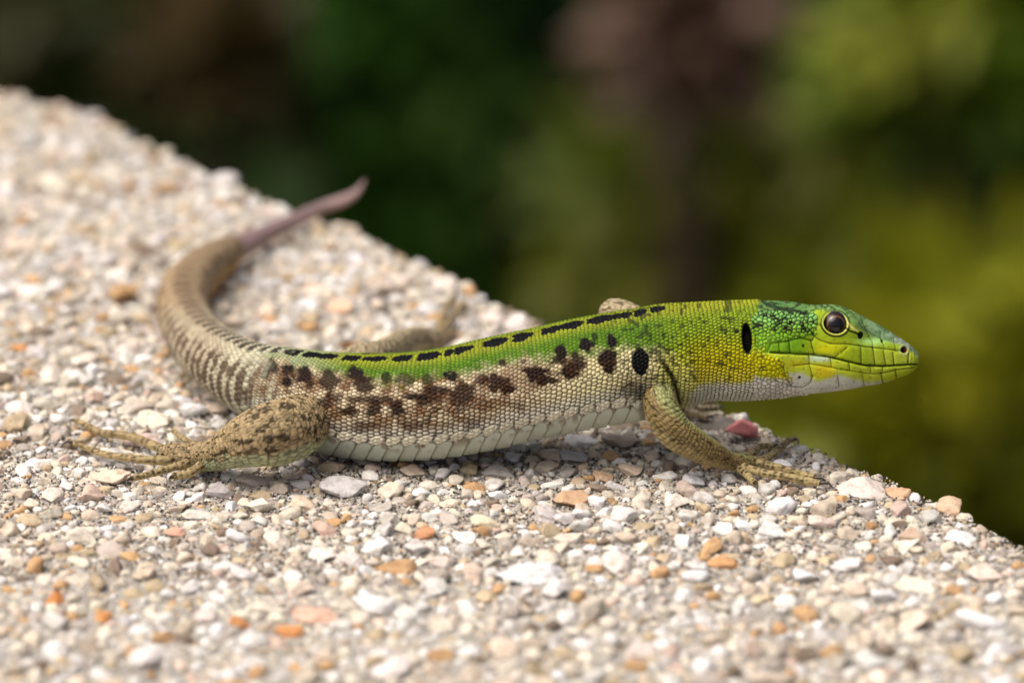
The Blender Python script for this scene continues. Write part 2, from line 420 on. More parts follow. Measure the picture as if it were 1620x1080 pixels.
# the 300 stones that show largest become single parts, the rest one mesh
PA = np.array([[p[0], p[1], p[5], p[2], p[3], p[4]] for p in pebs])
ppx, ppy, pdz = proj(PA[:, :3])
inv = (ppx > -10) & (ppx < W + 10) & (ppy > 0) & (ppy < H + 10)
show = np.where(inv, FPX * np.sqrt(PA[:, 3] * PA[:, 5]) / pdz, 0)
show[:len(HAND)] += 1000
order = np.argsort(-show)
big = set(order[:300].tolist())
pmesh = []
for i, (v, f) in enumerate(PV3):
    me = np_mesh('pebble_%02d' % i, v, None, f); me.materials.append(M_PEB); pmesh.append(me)
gv, gf, gc, nv = [], [], [], 0
for i, p in enumerate(pebs):
    x, y, rx, ry, rz, z, rot, tilt, c = p
    M = (Matrix.Rotation(rot, 3, 'Z') @ Matrix.Rotation(tilt, 3, 'X') @ Matrix.Rotation(tilt * 0.7, 3, 'Y'))
    if i in big:
        o = bpy.data.objects.new('pebble', pmesh[i % len(pmesh)]); COL.objects.link(o)
        o.location = (x * CM, y * CM, z * CM); o.rotation_euler = M.to_euler(); o.scale = (rx, ry, rz)
        o.color = (*c, 1); wpart(o)
        continue
    sharp = abs(y) < 3.2
    vis = inv[i]
    if rx < 0.04: bank = PV0 if not sharp else PV1[:12] if abs(y) < 1.6 else PV0
    elif not vis: bank = PV1 if rx > 0.09 else PV0
    elif rx < 0.085: bank = PV1
    else: bank = PV2 if sharp else PV1
    v, f = bank[i % len(bank)]
    A = np.array(M) * np.array([rx, ry, rz])[None]
    gv.append(v @ A.T + np.array([x, y, z])); gf.append(f + nv); gc.append(np.repeat(c[None], len(v), 0)); nv += len(v)
g = wpart(obj('gravel', np_mesh('gravel', np.vstack(gv), None, np.vstack(gf), np.vstack(gc)), M_GRAV)); g['kind'] = 'stuff'
NPEB = (len(pebs), sum(len(q) for q in gf))
# sand grains in the sharp zone
n = 60000
sx = RNG.uniform(-6.2, 6.2, n); sy = RNG.uniform(-3.4, 3.2, n)
ok = sy < edge_y(sx) + 0.02; sx, sy = sx[ok], sy[ok]; n = len(sx)
sr = RNG.uniform(0.008, 0.024, n); sz = ground_z(sx, sy) + sr * 0.5; sc_ = pick_cols(n) * np.where(RNG.random((n, 1)) < 0.32, 0.12, RNG.uniform(0.6, 1.0, (n, 1)))  # the dark grains also stand in for shaded gaps between stones
bv, bf = PV0[0]; bv = bv[:]; 
o8 = np.array([[1, 0, 0], [0, 1, 0], [-1, 0, 0], [0, -1, 0], [0, 0, 1], [0, 0, -1]], float)
f8 = np.array([[0, 1, 4], [1, 2, 4], [2, 3, 4], [3, 0, 4]])
ang = RNG.uniform(0, 6.28, n); ca, sa = np.cos(ang), np.sin(ang)
pv = o8[None] * sr[:, None, None] * RNG.uniform(0.6, 1.25, (n, 6, 1))
vx = pv[..., 0] * ca[:, None] - pv[..., 1] * sa[:, None]; vy = pv[..., 0] * sa[:, None] + pv[..., 1] * ca[:, None]
sv = np.stack([vx + sx[:, None], vy + sy[:, None], pv[..., 2] + sz[:, None]], -1).reshape(-1, 3)
sf = (f8[None] + (np.arange(n) * 6)[:, None, None]).reshape(-1, 3)
g = wpart(obj('sand', np_mesh('sand', sv, None, sf, np.repeat(sc_, 6, 0)), M_GRAV)); g['kind'] = 'stuff'

# ------------------------------------------------------------------ the lizard
# outline of head and trunk in the photograph: x, top, bottom, half width in cm, cross-section exponent
OUT = np.array([
    (1453.5, 561, 577, .04, 2.2), (1451, 556, 582, .10, 2.2), (1444, 549, 588, .16, 2.3), (1424, 534, 597, .225, 2.4), (1400, 519, 605, .275, 2.5), (1370, 503, 611, .33, 2.5),
    (1341, 490, 616, .40, 2.8), (1311, 485, 620, .445, 3.0), (1281, 482, 623, .47, 2.9), (1252, 477, 627, .50, 2.6), (1207, 475, 631, .54, 2.4), (1166, 476, 633, .52, 2.3),
    (1118, 478, 634, .50, 2.15), (1080, 480, 646, .56, 2.1), (1044, 482, 658, .62, 2.1), (1010, 488, 665, .66, 2.1), (964, 495, 671, .68, 2.1), (899, 507, 683, .70, 2.15),
    (837, 521, 696, .71, 2.2), (770, 535, 711, .71, 2.2), (692, 552, 724, .70, 2.2), (640, 558, 727, .68, 2.2), (573, 560, 724, .65, 2.2), (521, 558, 714, .60, 2.15), (480, 555, 696, .54, 2.1), (450, 551, 678, .50, 2.1)])
NH, NT, NL = 330, 620, 400      # rings on head, trunk, tail
pxs = np.r_[np.interp(np.linspace(0, 1, NH) ** 1.25, [0, 1], [1453.4, 1200]), np.linspace(1200, 450, NT + 1)[1:]]
def smooth_tab(col):
    o = np.argsort(OUT[:, 0]); x = OUT[o, 0]; y = OUT[o, col]
    m = np.gradient(y, x); i = np.clip(np.searchsorted(x, pxs) - 1, 0, len(x) - 2)
    h = x[i + 1] - x[i]; t = (pxs - x[i]) / h
    lin = y[i] + (y[i + 1] - y[i]) * t
    her = (1 + 2 * t) * (1 - t) ** 2 * y[i] + t * (1 - t) ** 2 * h * m[i] + t * t * (3 - 2 * t) * y[i + 1] + t * t * (t - 1) * h * m[i + 1]
    return np.where(pxs > 1440, lin, her)
top, bot, hw, ex = (smooth_tab(c) for c in (1, 2, 3, 4))
K1 = 300
ph = np.linspace(-math.pi / 2, math.pi / 2, K1)
def cross(wd, hh, e):
    """near-side half ring: offset along b (towards the viewer) and up"""
    c, s = np.cos(ph)[None], np.sin(ph)[None]; q = (2 / e)[:, None]
    be = wd[:, None] * np.abs(c) ** q
    up = hh[:, None] * np.sign(s) * np.abs(s) ** q
    up = np.where(up < 0, up * (1 - 0.06 * (np.abs(c) ** 2)), up)
    return be, up
Yc = 0.62 * np.clip((720 - pxs) / 270, 0, 1) ** 2          # the hips swing away from the viewer
X0 = np.array([on_y(x, (t + b) / 2, y)[0] for x, t, b, y in zip(pxs, top, bot, Yc)])
zt = np.array([on_y(x, t, y)[2] for x, t, y in zip(pxs, top, Yc)]); zb = np.array([on_y(x, b, y)[2] for x, b, y in zip(pxs, bot, Yc)])
roll = R(15) * sstep(1090, 1240, pxs)                       # the head is rolled a little, cheek towards the sky
_t = np.stack([-np.gradient(X0), -np.gradient(Yc), 0 * X0], 1); _t /= np.linalg.norm(_t, axis=1)[:, None]
Bh = np.cross(_t, np.array([0, 0, 1.0]))
Bf = Bh * np.cos(roll)[:, None] + np.array([[0, 0, 1.0]]) * np.sin(roll)[:, None]
Nf = -Bh * np.sin(roll)[:, None] + np.array([[0, 0, 1.0]]) * np.cos(roll)[:, None]
zc, hh = (zt + zb) / 2, (zt - zb) / 2
for _ in range(6):
    be, up = cross(hw, hh, ex)
    Cn = np.stack([X0, Yc, zc], 1)[:, None]
    P = Cn + be[..., None] * Bf[:, None] + up[..., None] * Nf[:, None]
    P2 = Cn - be[..., None] * Bf[:, None] + up[..., None] * Nf[:, None]
    y1 = proj(P)[1]; y2 = proj(P2)[1]
    a = np.minimum(y1.min(1), y2.min(1)); b = np.maximum(y1.max(1), y2.max(1))
    k = DIST / FPX / math.cos(PITCH)
    et, eb = (a - top) * k, (b - bot) * k
    zc += 0.8 * (et + eb) / 2; hh = np.maximum(hh + 0.8 * (et - eb) / 2, 0.015)
# join to the tail
body = np.stack([X0, Yc, zc, hw, hh, ex], 1)
tl = [body[-12], body[-1]] + [np.array([x, y, z, a, b, 2.1]) for (x, y, z, a, b) in TAIL3]
tc, _ = crom(np.array(tl), NL + 60)
d_ = np.linalg.norm(tc[:, :3] - body[-1, :3], axis=1); j = int(np.argmin(d_[:60])) + 1
tc = tc[j:]; tc[:, 3:5] = np.maximum(tc[:, 3:5], 0.012)
RG = np.vstack([body, tc]); nR = len(RG)
C = RG[:, :3]
T = np.gradient(C, axis=0); T = -T; T[:, 2] = 0
T /= np.linalg.norm(T, axis=1)[:, None] + 1e-12
for _ in range(400):
    T[NH + 300:-1] = (T[NH + 299:-2] + T[NH + 300:-1] + T[NH + 301:]) / 3
T /= np.linalg.norm(T, axis=1)[:, None] + 1e-12
Bh = np.cross(T, np.array([0, 0, 1.0])); Z1 = np.array([[0, 0, 1.0]])
rl = np.zeros((nR, 1)); rl[:len(roll), 0] = roll
B = Bh * np.cos(rl) + Z1 * np.sin(rl); NZ = (-Bh * np.sin(rl) + Z1 * np.cos(rl))[:, None]
S = np.r_[0, np.cumsum(np.linalg.norm(np.diff(C, axis=0), axis=1))]
be, up = cross(RG[:, 3], RG[:, 4], RG[:, 5])
P = C[:, None] + be[..., None] * B[:, None] + up[..., None] * NZ
PX, PY, _ = proj(P)
arc = np.cumsum(np.r_['1', np.zeros((nR, 1)), np.hypot(np.diff(be, axis=1), np.diff(up, axis=1))][:, ::1], axis=1)
AF = 1 - arc / arc[:, -1:]              # 0 on the dorsal midline, 1 on the belly midline
SS = np.repeat(S[:, None], K1, 1)
isT = np.zeros((nR, K1), bool); isT[len(body):] = True
ST = S - S[len(body)]                   # along the tail
STT = np.repeat(ST[:, None], K1, 1)

D = np.zeros((nR, K1)); Cc = np.zeros((nR, K1, 3))
L = lambda *c: s2l(c)
# ---- trunk and neck
botp = np.interp(PX, pxs[::-1], bot[::-1]); topp = np.interp(PX, pxs[::-1], top[::-1])
nz1 = fbm(PX / 38, PY / 30, 40); nz2 = fbm(PX / 13, PY / 11, 44); nz3 = fbm(PX / 90, PY / 60, 48)
wU = SS / 0.057 + 0.5 * (vn(PX / 25, PY / 25, 60) - 0.5) + 0.5 * np.sin(AF * 5); wV = AF * 46 + 0.4 * (vn(PX / 20, PY / 20, 61) - 0.5)
de, rid = vor(wU, wV, 0.28, 3)
dU = SS / 0.046 + 0.8 * np.sin(AF * 4) + 0.4 * (vn(PX / 30, PY / 30, 62) - 0.5)
dV = AF * 44 - 1.5 * (1 - np.exp(-AF / 0.09)) + 0.3 * (vn(PX / 20, PY / 20, 63) - 0.5)
de2, rid2 = vor(dU, dV, 0.35, 13)
dorsm = sstep(0.44, 0.40, AF + 0.05 * (vn(PX / 20, PY / 12, 64) - .5))
dorsm = np.maximum(dorsm, sstep(1060, 1090, PX))
de = np.where(dorsm > 0.5, de2, de); rid = np.where(dorsm > 0.5, rid2, rid)
dome = sstep(0.0, 0.55, de)
gbx = [440, 464, 521, 599, 640, 718, 770, 821, 886, 951, 990, 1040, 1100, 1160, 1210]
gby = [566, 578, 591, 604, 606, 596, 584, 572, 567, 559, 553, 560, 580, 590, 592]
gb = np.interp(PX, gbx, gby)
green = np.empty_like(Cc); green[:] = L(72, 112, 13)
green = mix(green, L(102, 136, 28), 0.7 * nz2); green = mix(green, L(64, 104, 12), 0.6 * sstep(.45, .7, nz1))
green = mix(green, L(150, 168, 30), sstep(1000, 1120, PX) * 0.55)
green = mix(green, L(160, 156, 40), sstep(0.16, 0.05, AF) * 0.55)
green = mix(green, L(150, 162, 122), sstep(560, 450, PX) * 0.95)
flank = np.empty_like(Cc); flank[:] = L(204, 190, 156)
flank = mix(flank, L(214, 206, 150), sstep(800, 960, PX) * 0.7)
flank = mix(flank, L(206, 206, 190), sstep(-62, -40, PY - botp) * 0.7)
brn = sstep(0.38, 0.64, 0.6 * fbm(PX / 17, PY / 13, 190) + 0.4 * nz1 + .05 * (rid - .5)) * sstep(920, 760, PX) * sstep(-34, -60, PY - botp)
flank = mix(flank, L(104, 64, 30), 0.85 * brn)
m_fl = sstep(-15, 15, PY - gb + 30 * (nz2 - 0.5) + 4 * (rid - .5))
Cc = green * (1 - m_fl[..., None]) + flank * m_fl[..., None]
# yellow of neck side and throat
ym = sstep(1060, 1110, PX) * sstep(520, 575, PY + 20 * (nz1 - .5)) * sstep(-18, -30, PY - botp)
Cc = mix(Cc, L(196, 184, 10), ym * 0.9)
Cc = mix(Cc, L(190, 192, 60), sstep(1020, 1060, PX) * sstep(1110, 1070, PX) * sstep(540, 580, PY) * 0.7)
wh = sstep(1085, 1105, PX) * sstep(-34, -22, PY - botp + 10 * (nz2 - .5))
Cc = mix(Cc, L(196, 196, 180), wh)
# brown and black blotches: x, y, rx, ry, strength, black?
BL = [(715, 596, 11, 9, 1, 1), (680, 628, 22, 15, .9, 0), (660, 628, 26, 5, .9, 1), (738, 624, 19, 18, .9, 0), (788, 606, 18, 14, .95, .3), (800, 616, 12, 8, .9, .3), (847, 594, 22, 14, 1, .5),
      (866, 602, 14, 5, .9, .5), (902, 584, 18, 14, 1, .7), (912, 574, 14, 14, .9, .4), (888, 570, 14, 6, .9, .4), (960, 568, 12, 14, 1, .5), (964, 583, 11, 8, 1, .6), (888, 557, 9, 9, 1, .8), (931, 547, 13, 9, 1, .9),
      (940, 533, 5, 6, .8, 1), (968, 540, 8, 11, 1, .9), (795, 574, 7, 6, .9, .8), (830, 572, 10, 7, .7, .3), (563, 594, 16, 12, 1, .7), (570, 606, 18, 12, .9, .2), (521, 602, 15, 15, .9, .15), (482, 598, 13, 15, 1, .6), (488, 612, 10, 8, .8, .3),
      (454, 594, 11, 17, 1, .9), (428, 583, 13, 12, 1, .8), (612, 597, 8, 8, .8, .6), (630, 648, 11, 12, .95, .6), (592, 646, 9, 10, .9, .5), (547, 650, 12, 9, .9, .4), (584, 632, 30, 6, .8, .3), (690, 618, 14, 8, .8, .4),
      (510, 636, 14, 8, .8, .2), (508, 652, 8, 6, .8, .4), (535, 628, 12, 7, .7, .1), (640, 600, 18, 10, .7, .1), (676, 600, 12, 8, .7, .1), (676, 660, 8, 8, .6, .4), (735, 645, 16, 8, .5, .0), (650, 672, 20, 8, .5, .0),
      (580, 675, 20, 8, .5, 0), (700, 690, 14, 7, .4, 0), (520, 680, 14, 10, .6, 0), (610, 690, 16, 6, .4, 0), (750, 672, 16, 7, .4, 0), (820, 640, 14, 6, .35, 0), (760, 600, 9, 8, .6, .1)]
for (x, y, rx, ry, s_, bk) in BL:
    q = np.hypot((PX - x) / rx, (PY - y) / ry) + 1.7 * (nz2 - 0.5) + 0.9 * (nz1 - 0.5) + 0.2 * (rid - 0.5)
    Cc = mix(Cc, L(82, 46, 18), sstep(1.7, 1.0, q) * s_ * 0.5 * m_fl)
    Cc = mix(Cc, L(38, 18, 6) * (1 - bk) + L(7, 5, 4) * bk, sstep(1.22, 0.72, q) * s_)
# per-scale tint and dark skin between scales
flm = m_fl * sstep(1110, 1040, PX)
Cc = Cc * (0.86 + 0.26 * rid)[..., None]
colf = wU - np.floor(wU)
gap = np.maximum(1 - sstep(0.04, 0.38, de), 0.75 * sstep(.36, .47, np.abs(colf - .5)) * flm * (dorsm < .5))
Cc = mix(Cc, L(40, 28, 15), gap * (0.36 + 0.55 * flm))
Cc = mix(Cc, Cc * np.array([0.22, 0.24, 0.2]), gap * (1 - flm) * 0.7)
Cc = mix(Cc, L(26, 34, 8), gap * 0.55 * sstep(1050, 1090, PX))
D += dome * 0.013
# vertebral dashes (dorsal midline)
for (x0, x1) in [(372, 392), (394, 420), (432, 446), (452, 470), (478, 500), (505, 530), (541, 567), (574, 609), (621, 650), (662, 695), (704, 716), (721, 748), (766, 801), (813, 840), (858, 887), (890, 920), (930, 952), (952, 968), (972, 998), (1004, 1022), (1030, 1050)]:
    q = (np.abs(PX + 90 * (AF - .02) - (x0 + x1) / 2) / ((x1 - x0) / 2 + 2)) ** 3 + (np.abs(AF - 0.006) / (0.046 * (0.75 + 0.6 * vn(PX / 11, PX * 0 + 3, 71)))) ** 2.5 + 0.9 * (nz2 - .5) + 0.5 * (rid - 0.5)
    Cc = mix(Cc, L(8, 7, 5), sstep(1.1, 0.92, q))
# scattered black flecks towards the shoulder
fk = sstep(0.70, 0.76, vn(PX / 7, PY / 6, 80)) * sstep(940, 1000, PX) * sstep(1190, 1150, PX) * sstep(-20, -40, PY - botp)
Cc = mix(Cc, L(26, 30, 10), fk * 0.7)
# axilla: dark mottling, with the shade of the crease behind the arm painted in
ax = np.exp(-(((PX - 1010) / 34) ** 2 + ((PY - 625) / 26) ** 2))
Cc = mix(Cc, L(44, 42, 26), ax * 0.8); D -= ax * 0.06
# shoulder spot and neck fold
q = np.hypot((PX - 1013) / 14.5, (PY - 572) / 20.5) + 0.25 * (nz2 - .5)
Cc = mix(Cc, L(4, 4, 3), sstep(1.08, 0.94, q))
fold = seg_dist(PX, PY, [(1046, 566), (1054, 580), (1066, 600), (1071, 622), (1075, 640)])
Cc = mix(Cc, L(22, 22, 8), sstep(6, 2, fold) * sstep(560, 590, PY + 12 * nz2) * 0.9)
D += -0.05 * np.exp(-(fold / 7) ** 2) + 0.03 * np.exp(-((seg_dist(PX, PY, [(1078, 545), (1086, 570), (1092, 600), (1098, 620)])) / 14) ** 2)
# ---- belly plates along the lower flank
vs_ = PY - botp
pm = sstep(-30, -27, vs_ + 3 * (nz2 - .5)) * sstep(1022, 1008, PX) * sstep(492, 506, PX)
U = (PX + 0.55 * (vs_ + 15)) / 25.5
fr = U - np.floor(U)
pl_r = hash3(np.floor(U), np.floor(U) * 0 + 4, 9)
arch = -27 + 9 * (2 * np.abs(fr - 0.5)) ** 3
inpl = sstep(-1.5, 1.5, vs_ - arch)
edge = np.minimum(fr, 1 - fr) * 25.5
pc = np.empty_like(Cc); pc[:] = L(192, 200, 186)
pc = mix(pc, L(164, 172, 152), 0.6 * nz1); pc = pc * (0.88 + 0.2 * pl_r)[..., None]
pc = mix(pc, L(120, 92, 62), sstep(0.62, 0.72, vn(PX / 10, PY / 8, 90)) * sstep(-10, -24, vs_) * 0.7)
pc = mix(pc, L(112, 106, 86), sstep(1.4, 0.4, edge) * 0.75)
pc = mix(pc, L(104, 94, 72), sstep(2.2, 0.8, np.abs(vs_ - arch)) * 0.65)
Cc = Cc * (1 - (pm * inpl)[..., None]) + pc * (pm * inpl)[..., None]
D = D * (1 - pm * inpl) + pm * inpl * (0.012 + 0.014 * fr - 0.02 * sstep(2.5, 0.3, edge))
# second, smaller row above it
U2 = (PX + 0.55 * (vs_ + 15)) / 25.5 + 0.45; f2 = U2 - np.floor(U2)
q = np.hypot((f2 - 0.5) * 25.5 / 11.5, (vs_ + 31) / 7.5) + 0.15 * (nz2 - .5)
m2 = sstep(1.05, 0.9, q) * sstep(1010, 990, PX) * sstep(500, 520, PX) * (1 - pm * inpl)
Cc = mix(Cc, L(206, 200, 176) * (0.85 + 0.25 * hash3(np.floor(U2), np.floor(U2) * 0, 3))[..., None], m2 * 0.9)
Cc = mix(Cc, L(56, 46, 30), sstep(0.22, 0.05, np.abs(q - 1.02)) * sstep(1010, 990, PX) * sstep(500, 520, PX) * (1 - pm * inpl) * 0.45)
D += m2 * 0.014

# ---- head
c1 = lambda pts: [(1000 + x / 3.375, 440 + y / 3.375) for x, y in pts]
hx, hy = (PX - 1000) * 3.375, (PY - 440) * 3.375       # coordinates in which the head was measured
hd = sstep(628, 648, hx - np.interp(hy, [100, 160, 240, 640], [60, 30, 0, 20]) + 60 * (nz2 - .5) + 12 * (rid - .5))
hm = hd * ~isT
# temple and jaw corner: small irregular granules
deg, rg = vor(PX / 6.6 + 0.5 * nz2, PY / 6.0, 0.75, 31)
gc = np.empty_like(Cc); gc[:] = L(118, 164, 40)
gc = mix(gc, L(120, 176, 96), sstep(300, 200, hy) * 0.8); gc = mix(gc, L(192, 188, 14), sstep(340, 430, hy + 40 * (nz2 - .5)))
gc = mix(gc, L(200, 198, 186), sstep(500, 545, hy + 50 * (nz1 - .5) + 0.12 * (700 - hx)))
gc = gc * (0.8 + 0.4 * rg)[..., None]
bk = sstep(0.50, 0.62, vn(PX / 9, PY / 5, 101)) * sstep(310, 270, hy) + sstep(0.72, 0.78, vn(PX / 8, PY / 8, 103)) * 0.6 * sstep(560, 500, hy)
gc = mix(gc, L(24, 28, 14), np.clip((1 - sstep(0.05, 0.34, deg)) * (0.55 + 0.45 * sstep(330, 250, hy)) + 0.8 * bk * (rg > 0.35), 0, 1))
# plates
pc = np.empty_like(Cc); pc[:] = L(146, 170, 34)
pc = mix(pc, L(108, 154, 26), sstep(1000, 900, hx))                               # rear upper labials, greener
pc = mix(pc, L(196, 198, 24), np.exp(-(((hx - 1050) / 90) ** 2 + ((hy - 375) / 40) ** 2)))    # yellow below the eye
pc = mix(pc, L(176, 190, 60), sstep(1180, 1400, hx) * sstep(360, 400, hy) * 0.7)
lowl = sstep(-4, 10, hy - np.interp(hx, [740, 860, 950, 1050, 1150, 1250, 1350, 1450, 1525], [395, 402, 408, 420, 445, 468, 472, 465, 462]))
pc = mix(pc, L(180, 196, 50), lowl)
pc = mix(pc, L(196, 200, 186), lowl * sstep(0, 30, hy - np.interp(hx, [640, 700, 800, 900, 1000, 1100, 1250, 1400, 1500], [520, 500, 490, 490, 535, 500, 535, 540, 560]) + 26 * (nz1 - .5)))
pc = mix(pc, L(204, 186, 30), np.exp(-(((hx - 1025) / 62) ** 4 + ((hy - 497) / 36) ** 4)) * 0.85)
pc = mix(pc, L(194, 188, 34), np.exp(-(((hx - 880) / 60) ** 4 + ((hy - 455) / 22) ** 4)) * 0.8)
pc = mix(pc, L(178, 196, 186), np.exp(-(((hx - 1000) / 60) ** 4 + ((hy - 430) / 16) ** 4)) * 0.7)
canth = np.interp(hx, [600, 930, 1000, 1150, 1250, 1350, 1450, 1530], [180, 190, 170, 240, 290, 330, 360, 420])
tp = sstep(14, -14, hy - canth)
tpc = np.empty_like(Cc); tpc[:] = L(112, 146, 78)
tpc = mix(tpc, L(124, 150, 112), sstep(1150, 1350, hx)); tpc = mix(tpc, L(150, 160, 142), sstep(1330, 1460, hx))
tpc = mix(tpc, L(60, 96, 52), 0.7 * sstep(.40, .65, nz2)); tpc = mix(tpc, L(70, 112, 54), sstep(1050, 880, hx) * 0.5)
pc = pc * (1 - tp[..., None]) + tpc * tp[..., None]
pc = mix(pc, L(150, 196, 120), np.exp(-(((hx - 1290) / 70) ** 2 + ((hy - 330) / 26) ** 2)) * 0.8)
pc = pc * (0.86 + 0.26 * nz2)[..., None]
plate = np.clip(np.maximum(sstep(-6, 8, hx + 90 * (nz2 - .5) - np.interp(hy, [100, 170, 185, 240, 300, 320, 345, 400, 440, 470, 640], [640, 640, 955, 985, 960, 880, 720, 700, 800, 800, 930])), 0), 0, 1)
pc = mix(pc, L(50, 70, 20), 0.4 * sstep(.78, .86, vn(PX / 2.4, PY / 2.0, 160)))
hc = gc * (1 - plate[..., None]) + pc * plate[..., None]
Cc = Cc * (1 - hm[..., None]) + hc * hm[..., None]
D = D * (1 - hm) + hm * (1 - plate) * sstep(0, .5, deg) * 0.014
SEAMS = [
    ([(1480, 400), (1475, 460)], 1), ([(1395, 400), (1402, 468)], 1), ([(1345, 392), (1357, 470)], 1), ([(1290, 382), (1300, 470)], 1), ([(1225, 370), (1226, 464)], 1),
    ([(1148, 372), (1110, 400), (1078, 428)], 1), ([(955, 332), (962, 370), (976, 408)], 1), ([(836, 335), (842, 402)], 1), ([(780, 345), (785, 398)], 1),
    ([(1440, 388), (1350, 378), (1250, 366), (1150, 352), (1060, 350), (1000, 330), (965, 300)], 1), ([(900, 318), (960, 335), (975, 310), (950, 280)], 1), ([(720, 392), (740, 350), (835, 335), (900, 318)], .8),
    ([(945, 415), (948, 470), (965, 530)], 1), ([(805, 465), (818, 525), (850, 575), (910, 587), (952, 560), (966, 525)], 1), ([(1100, 525), (1106, 585)], 1), ([(1232, 515), (1240, 578)], 1), ([(1330, 508), (1342, 565)], 1), ([(1408, 490), (1416, 545)], 1),
    ([(1060, 424), (1066, 476)], .8), ([(1160, 450), (1164, 495)], 1), ([(1275, 470), (1276, 512)], 1), ([(1340, 475), (1338, 512)], .8),
    ([(860, 465), (950, 458), (1060, 476), (1160, 495), (1275, 513), (1330, 512), (1410, 493), (1510, 478)], .9), ([(760, 540), (800, 560), (850, 575)], .7), ([(740, 490), (800, 470)], .6), ([(930, 595), (1100, 585)], .3),
    ([(930, 185), (940, 230), (1000, 250)], .8), ([(700, 170), (800, 165), (930, 185), (1000, 170), (1040, 165)], .8), ([(980, 150), (1010, 180)], .7), ([(1150, 170), (1190, 215), (1240, 270), (1320, 310), (1420, 345)], .5), ([(1230, 235), (1290, 330), (1290, 380)], .6), ([(1330, 290), (1350, 375)], .6), ([(1400, 320), (1412, 385)], .6)]
for pts, s_ in SEAMS:
    d = seg_dist(PX, PY, c1(pts))
    d = d + 0.5 * (nz2 - .5); Cc = mix(Cc, L(50, 60, 20), hm * sstep(1.25, 0.3, d) * (0.35 + 0.75 * nz1) * s_); D -= hm * s_ * (0.010 * np.exp(-(d / 1.0) ** 2) + 0.006 * np.exp(-(d / 3.5) ** 2))
d = seg_dist(PX, PY, c1([(1528, 462), (1450, 465), (1350, 472), (1250, 468), (1150, 445), (1050, 420), (950, 408), (860, 402), (740, 395)]))
Cc = mix(Cc, L(26, 26, 12), hm * sstep(1.9, 0.6, d) * 0.9); D -= hm * 0.035 * np.exp(-(d / 1.8) ** 2)
d = seg_dist(PX, PY, c1([(690, 118), (720, 140), (780, 158), (860, 170), (930, 190)]))
Cc = mix(Cc, L(24, 34, 24), sstep(4.2, 1.6, d + 3 * (nz2 - .5)) * hm * .85)
# top of the head: dark speckle between the crown plates
Cc = mix(Cc, L(24, 34, 20), hm * tp * sstep(0.54, 0.68, vn(PX / 5, PY / 2.6, 120)) * (0.25 + 0.75 * sstep(1250, 1000, hx)) * 0.8)
# eye region
EXP, EYP = 1320.8, 513.2
ex_, ey_ = (PX - EXP), (PY - EYP)
rx_ = ex_ * math.cos(.28) + ey_ * math.sin(.28); ry_ = -ex_ * math.sin(.28) + ey_ * math.cos(.28)
q = np.hypot(rx_ / 17.0, ry_ / 13.8)
brow = np.exp(-((seg_dist(PX, PY, c1([(990, 190), (1060, 165), (1130, 185), (1190, 235)]))) / 9) ** 2)
D += hm * 0.03 * brow
P_raw = P.copy()
D += hm * 0.016 * np.exp(-((q - 1.2) / 0.16) ** 2)
D -= hm * 0.09 * sstep(1.06, 0.86, q)
Cc = mix(Cc, L(34, 34, 18), hm * sstep(.13, .05, np.abs(q - 1.40 + 0.16 * nz2)) * (0.6 + .35 * sstep(-4, 8, ry_)))
Cc = mix(Cc, L(222, 214, 120), hm * sstep(.075, .02, np.abs(q - 1.15)) * (.5 + .5 * nz2))
Cc = mix(Cc, L(14, 12, 9), hm * sstep(1.10, 1.02, q))
d = seg_dist(PX, PY, c1([(1130, 262), (1165, 282), (1212, 296)])); Cc = mix(Cc, L(22, 20, 12), hm * sstep(2.2, .8, d + 1.6 * (nz2 - .5)))
d = seg_dist(PX, PY, c1([(1150, 245), (1180, 270), (1205, 280)])); Cc = mix(Cc, L(216, 206, 130), hm * sstep(1.8, .9, d) * .8)
for (x, y, a, b) in [(1224, 302, 16, 20), (1338, 332, 8, 14), (560, 285, 12, 12), (912, 360, 7, 9), (893, 527, 8, 8)]:
    Cc = mix(Cc, L(20, 20, 12), sstep(1.1, .8, np.hypot((hx - x) / a, (hy - y) / b) + .7 * (nz2 - .5)) * (hm if x > 640 else 1))
# nostril
qn = np.hypot((hx - 1453) / 17, (hy - 382) / 19)
Cc = mix(Cc, L(176, 184, 160), hm * sstep(.42, .15, np.abs(qn - 1.35)) * .4); Cc = mix(Cc, L(70, 34, 24), hm * sstep(1.1, .85, qn)); Cc = mix(Cc, L(16, 8, 6), hm * sstep(.75, .4, qn))
D += hm * (0.006 * np.exp(-((qn - 1.4) / .35) ** 2) - 0.05 * sstep(1.05, .6, qn))
# ear opening
qe = np.hypot((hx - 613 - 0.06 * (hy - 322)) / 28, (hy - 322) / 86)
notT = ~isT
Cc = mix(Cc, L(8, 8, 6), notT * sstep(1.08, .9, qe)); D -= notT * 0.10 * sstep(1.0, .6, qe); D += notT * 0.02 * np.exp(-((qe - 1.35) / .3) ** 2)
# jaw muscle and temple fullness, soft hollow in front of the eye
D += notT * 0.055 * np.exp(-(((PX - 1228) / 34) ** 2 + ((PY - 560) / 34) ** 2)) - hm * 0.045 * np.exp(-(((PX - 1375) / 26) ** 2 + ((PY - 535) / 10) ** 2))

